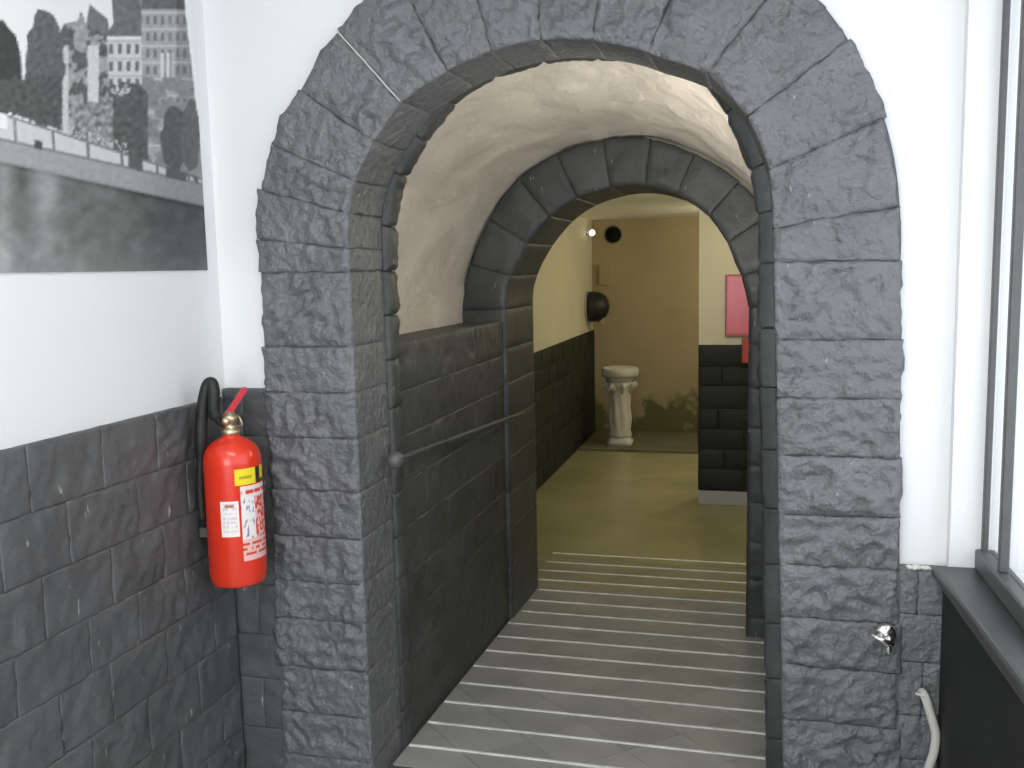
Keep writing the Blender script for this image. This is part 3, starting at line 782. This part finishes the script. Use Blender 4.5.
# ---- chrome stop valve on the right pier
vx, vz = 0.338, 0.662
sv = empty('stop_valve', (vx, D-0.03, vz)); tag(sv, 'small chrome stop valve on the right arch pier', 'valve')
def yl(name, prof, at, m='chrome', seg=20): return adopt(lathe(name, prof, m, None, seg, 'y', at), sv)
yl('escutcheon', [(0.0, 0.035), (0.030, 0.035), (0.031, 0.012), (0.024, 0.004), (0.010, 0.0), (0.0, 0.0)], (vx, D-0.035, vz))
yl('stem', [(0.011, 0.0), (0.011, -0.03), (0.015, -0.032), (0.015, -0.045), (0.0, -0.046)], (vx, D-0.032, vz))
adopt(tube('lever', [(vx+0.012, D-0.075, vz-0.006), (vx-0.010, D-0.083, vz+0.004), (vx-0.045, D-0.083, vz+0.020)], [0.008, 0.007, 0.005], 'chrome', seg=10), sv)
adopt(tube('outlet', [(vx, D-0.06, vz), (vx+0.004, D-0.062, vz-0.025), (vx+0.004, D-0.060, vz-0.042)], [0.009, 0.009, 0.007], 'chrome', seg=10), sv)

# ---- white flexible pipe below the sill
wp = smooth_path([Vector(p) for p in [(0.438, D-0.005, 0.497), (0.445, D-0.025, 0.490), (0.462, D-0.030, 0.435), (0.474, D-0.030, 0.385), (0.470, D-0.030, 0.33), (0.457, D-0.030, 0.27), (0.452, D-0.030, 0.12), (0.452, D-0.030, 0.002)]])
pp = empty('flexible_pipe', (0.452, D-0.03, 0)); tag(pp, 'white flexible pipe running down the dado under the sill', 'pipe')
adopt(tube('pipe', wp, 0.0125, 'white_plastic', seg=12), pp)
adopt(tube('clip', [(0.420, D-0.02, 0.497), (0.440, D-0.036, 0.498), (0.458, D-0.02, 0.494)], 0.004, 'light_mortar', seg=8), pp)

# ---- white pedestal in the far room
PXc, PYc = -1.405, 9.50; pz = FB+0.022
pd = empty('pedestal', (PXc, PYc, pz)); tag(pd, 'white carved column pedestal standing before the tan wall', 'pedestal')
def sqlathe(name, prof, seg=40, pw=4.0, flute=None):
    f0 = lambda a, z: 1.0/((abs(math.cos(a))**pw+abs(math.sin(a))**pw)**(1/pw))
    return lathe(name, prof, 'pedestal_white', pd, seg, flute=flute or f0)
sqlathe('base', [(0.128, 0.0), (0.128, 0.045), (0.110, 0.055), (0.108, 0.075), (0.092, 0.085)])
lathe('shaft', [(r*1.2, z) for r, z in [(0.088, 0.080), (0.098, 0.10), (0.095, 0.125), (0.086, 0.15), (0.094, 0.22), (0.098, 0.28), (0.092, 0.33), (0.084, 0.37), (0.088, 0.44), (0.092, 0.50), (0.090, 0.56), (0.096, 0.60), (0.106, 0.64)]], 'pedestal_white', pd, 64,
      flute=lambda a, z: 1+0.07*math.cos(8*a+z*7)*math.sin(min(1, max(0, (z-0.1)/0.5))*PI))
lathe('capital', [(0.105, 0.62), (0.122, 0.645), (0.140, 0.67), (0.150, 0.69)], 'pedestal_white', pd, 40)
for k in range(8):
    a = k*PI/4+0.35; c_, s_ = math.cos(a), math.sin(a)
    pts = [(c_*r, s_*r, z) for r, z in ((0.10, 0.53), (0.118, 0.57), (0.134, 0.61), (0.156, 0.625), (0.170, 0.605), (0.165, 0.58))]
    tube('acanthus_leaf', pts, [0.012, 0.024, 0.026, 0.024, 0.020, 0.010], 'pedestal_white', pd, 10)
lathe('top_bowl', [(0.150, 0.690), (0.176, 0.70), (0.187, 0.72), (0.189, 0.765), (0.182, 0.785), (0.160, 0.79), (0.150, 0.775), (0.0, 0.772)], 'pedestal_white', pd, 40)

# ---- black dome fitting on the far left wall
df = empty('dome_wall_fitting', (BX-0.02, 9.85, 1.28)); tag(df, 'black dome wall fitting with pale backplate above far dado', 'wall fitting')
Y0, Z0 = 9.97, 1.28
adopt(lathe('backplate', [(0.0, 0.0), (0.165, 0.0), (0.165, 0.018), (0.155, 0.022), (0.0, 0.022)], 'skirting', None, 36, 'x', (BX-0.02, Y0, Z0)), df)
adopt(lathe('dome', [(0.158, 0.022), (0.160, 0.06), (0.155, 0.11), (0.138, 0.16), (0.11, 0.20), (0.07, 0.225), (0.03, 0.235), (0.004, 0.237)], 'black_rubber', None, 36, 'x', (BX-0.02, Y0, Z0)), df)
adopt(tube('hook', [(BX+0.10, Y0, Z0-0.150)]+[(BX+0.12+0.03*math.sin(t), Y0, Z0-0.172-0.022*math.cos(t-0.4)) for t in [i*PI/5 for i in range(8)]], 0.005, 'chrome', seg=8), df)
cb = tube('cable_duct', [(BX+0.012, 9.98, 1.12), (BX+0.012, 9.98, 1.02)], 0.010, 'skirting', df, 10); adopt(cb, df)

# ---- vent hole and junction box on the tan wall
vh = empty('vent_pipe', (-1.587, BY, 2.037)); tag(vh, 'round dark vent opening high in the tan wall', 'vent')
adopt(lathe('collar', [(0.090, 0.0), (0.097, -0.004), (0.097, -0.014), (0.088, -0.016), (0.084, -0.004)], 'far_step', None, 32, 'y', (-1.587, BY, 2.037)), vh)
adopt(lathe('opening', [(0.0, -0.003), (0.088, -0.003), (0.088, -0.006), (0.0, -0.0062)], 'hole_shade', None, 32, 'y', (-1.587, BY, 2.037)), vh)  # flat black disc stands for the shade inside the pipe
jb = empty('junction_box', (-1.69, BY, 1.60)); tag(jb, 'tan painted junction box on the tan wall below the vent', 'junction box')
adopt(box('housing', -1.745, -1.635, BY-0.03, BY, 1.50, 1.72, 'tan_wall', bevel=0.006), jb)
adopt(box('lid', -1.738, -1.642, BY-0.036, BY-0.03, 1.507, 1.713, 'tan_wall', bevel=0.002), jb)

# ---- lit spot lamp near the far corner
sl = empty('spot_lamp', (BX-0.02, 9.95, 2.06)); tag(sl, 'small lit spot lamp on far cream wall near the vent', 'lamp')
adopt(lathe('mount', [(0.0, 0.0), (0.028, 0.0), (0.028, 0.02), (0.0, 0.022)], 'white_plastic', None, 20, 'x', (BX-0.02, 9.95, 2.06)), sl)
adopt(tube('arm', [(BX, 9.95, 2.06), (BX+0.03, 9.94, 2.055), (BX+0.045, 9.92, 2.05)], 0.007, 'white_plastic', seg=8), sl)
bm = bmesh.new(); bmesh.ops.create_uvsphere(bm, u_segments=16, v_segments=10, radius=0.032)
for v in bm.verts: v.co += Vector((BX+0.055, 9.90, 2.05))
adopt(from_bm('bulb', bm, 'lamp_glow', None, True), sl)

# ---- red framed sign and red call point on the projecting wall
sg = empty('red_sign', (-0.15, RBY, 1.39)); tag(sg, 'red framed sign on the cream projecting wall', 'sign')
adopt(box('frame', -0.284, 0.02, RBY-0.022, RBY-0.001, 1.160, 1.622, 'sign_frame', bevel=0.004), sg)
adopt(box('panel', -0.268, 0.004, RBY-0.026, RBY-0.022, 1.178, 1.604, 'sign_red'), sg)
cp = empty('call_point', (-0.09, RBY, 1.05)); tag(cp, 'small red call point box below the red framed sign', 'alarm box')
adopt(box('housing', -0.160, -0.03, RBY-0.085, RBY-0.032, 0.965, 1.150, 'alarm_red', bevel=0.008), cp)
adopt(box('cover', -0.145, -0.045, RBY-0.090, RBY-0.085, 0.985, 1.130, 'alarm_red', bevel=0.002), cp)

# ---- lamps out of view, some only added to brighten
cl_ = empty('added_ceiling_lamp', (-0.6, 0.9, CZ)); tag(cl_, 'added unseen white ceiling lamp lighting the front room', 'lamp')  # out of view, added to light the arch wall from above
adopt(box('housing', -1.25, 0.05, 0.82, 0.98, CZ-0.06, CZ, 'white_paint', bevel=0.008), cl_)
adopt(box('diffuser', -1.22, 0.02, 0.84, 0.96, CZ-0.075, CZ-0.06, 'tube_glow', bevel=0.005), cl_)
adopt(area('added_ceiling_lamp_light', (-0.6, 0.9, CZ-0.09), (0, 0, 0), 1.2, 0.12, 20, (1, 0.98, 0.95)), cl_)
fl_ = empty('far_ceiling_lamp', (-0.1, 6.2, 2.2)); tag(fl_, 'round warm ceiling lamp of the far room', 'lamp')
adopt(lathe('housing', [(0.0, 2.2), (0.13, 2.2), (0.13, 2.17), (0.11, 2.16), (0.0, 2.16)], 'white_paint', None, 28, 'z', (-0.1, 6.2, 0)), fl_)
adopt(lathe('diffuser', [(0.11, 2.16), (0.10, 2.135), (0.06, 2.12), (0.0, 2.118)], 'lamp_glow', None, 28, 'z', (-0.1, 6.2, 0)), fl_)
pl = bpy.data.lights.new('far_lamp_light', 'POINT'); pl.energy = 14; pl.color = (1, 0.93, 0.67); pl.shadow_soft_size = 0.10
po = bpy.data.objects.new('far_lamp_light', pl); col.objects.link(po); po.location = (-0.1, 6.2, 2.02); adopt(po, fl_)
f2 = empty('far_ceiling_lamp', (0.12, 8.85, 2.2)); tag(f2, 'added warm ceiling lamp hidden behind the projecting wall', 'lamp')  # second lamp, added out of view to brighten the tan wall
for ch in [c for c in fl_.children if c.type == 'MESH']:
    c2 = ch.copy(); col.objects.link(c2); c2.parent = f2; c2.matrix_parent_inverse = Matrix.Translation(-Vector(fl_.location))
p2 = pl.copy(); p2.energy = 26
po2 = bpy.data.objects.new('far_lamp_light', p2); col.objects.link(po2); po2.location = (0.12, 8.85, 2.02); adopt(po2, f2)
# made-up uplighters hidden on the right-hand ledge, added to brighten the vault
lx = 0.105
for ly, pw, tilt, lab in ((3.150, 14, 22, 'added unseen uplighter on the passage ledge beside the big arch'), (3.70, 8, 0, 'added unseen uplighter on the passage ledge toward the small arch')):
    ls = empty('added_ledge_uplighter', (lx, ly, LZ)); tag(ls, lab, 'lamp', 'added uplighters on the passage ledge')
    adopt(box('housing', lx-0.065, lx+0.050, ly-0.022, ly+0.024, LZ-0.008, LZ+0.030, 'white_plastic', bevel=0.005), ls)
    adopt(box('diffuser', lx-0.058, lx+0.043, ly-0.016, ly+0.018, LZ+0.030, LZ+0.036, 'tube_glow', bevel=0.002), ls)
    al = area('added_uplighter_light', (lx-0.008, ly, LZ+0.045), (PI+math.radians(tilt), math.radians(24), 0), 0.10, 0.034, pw, (1, 0.94, 0.85))
    adopt(al, ls)
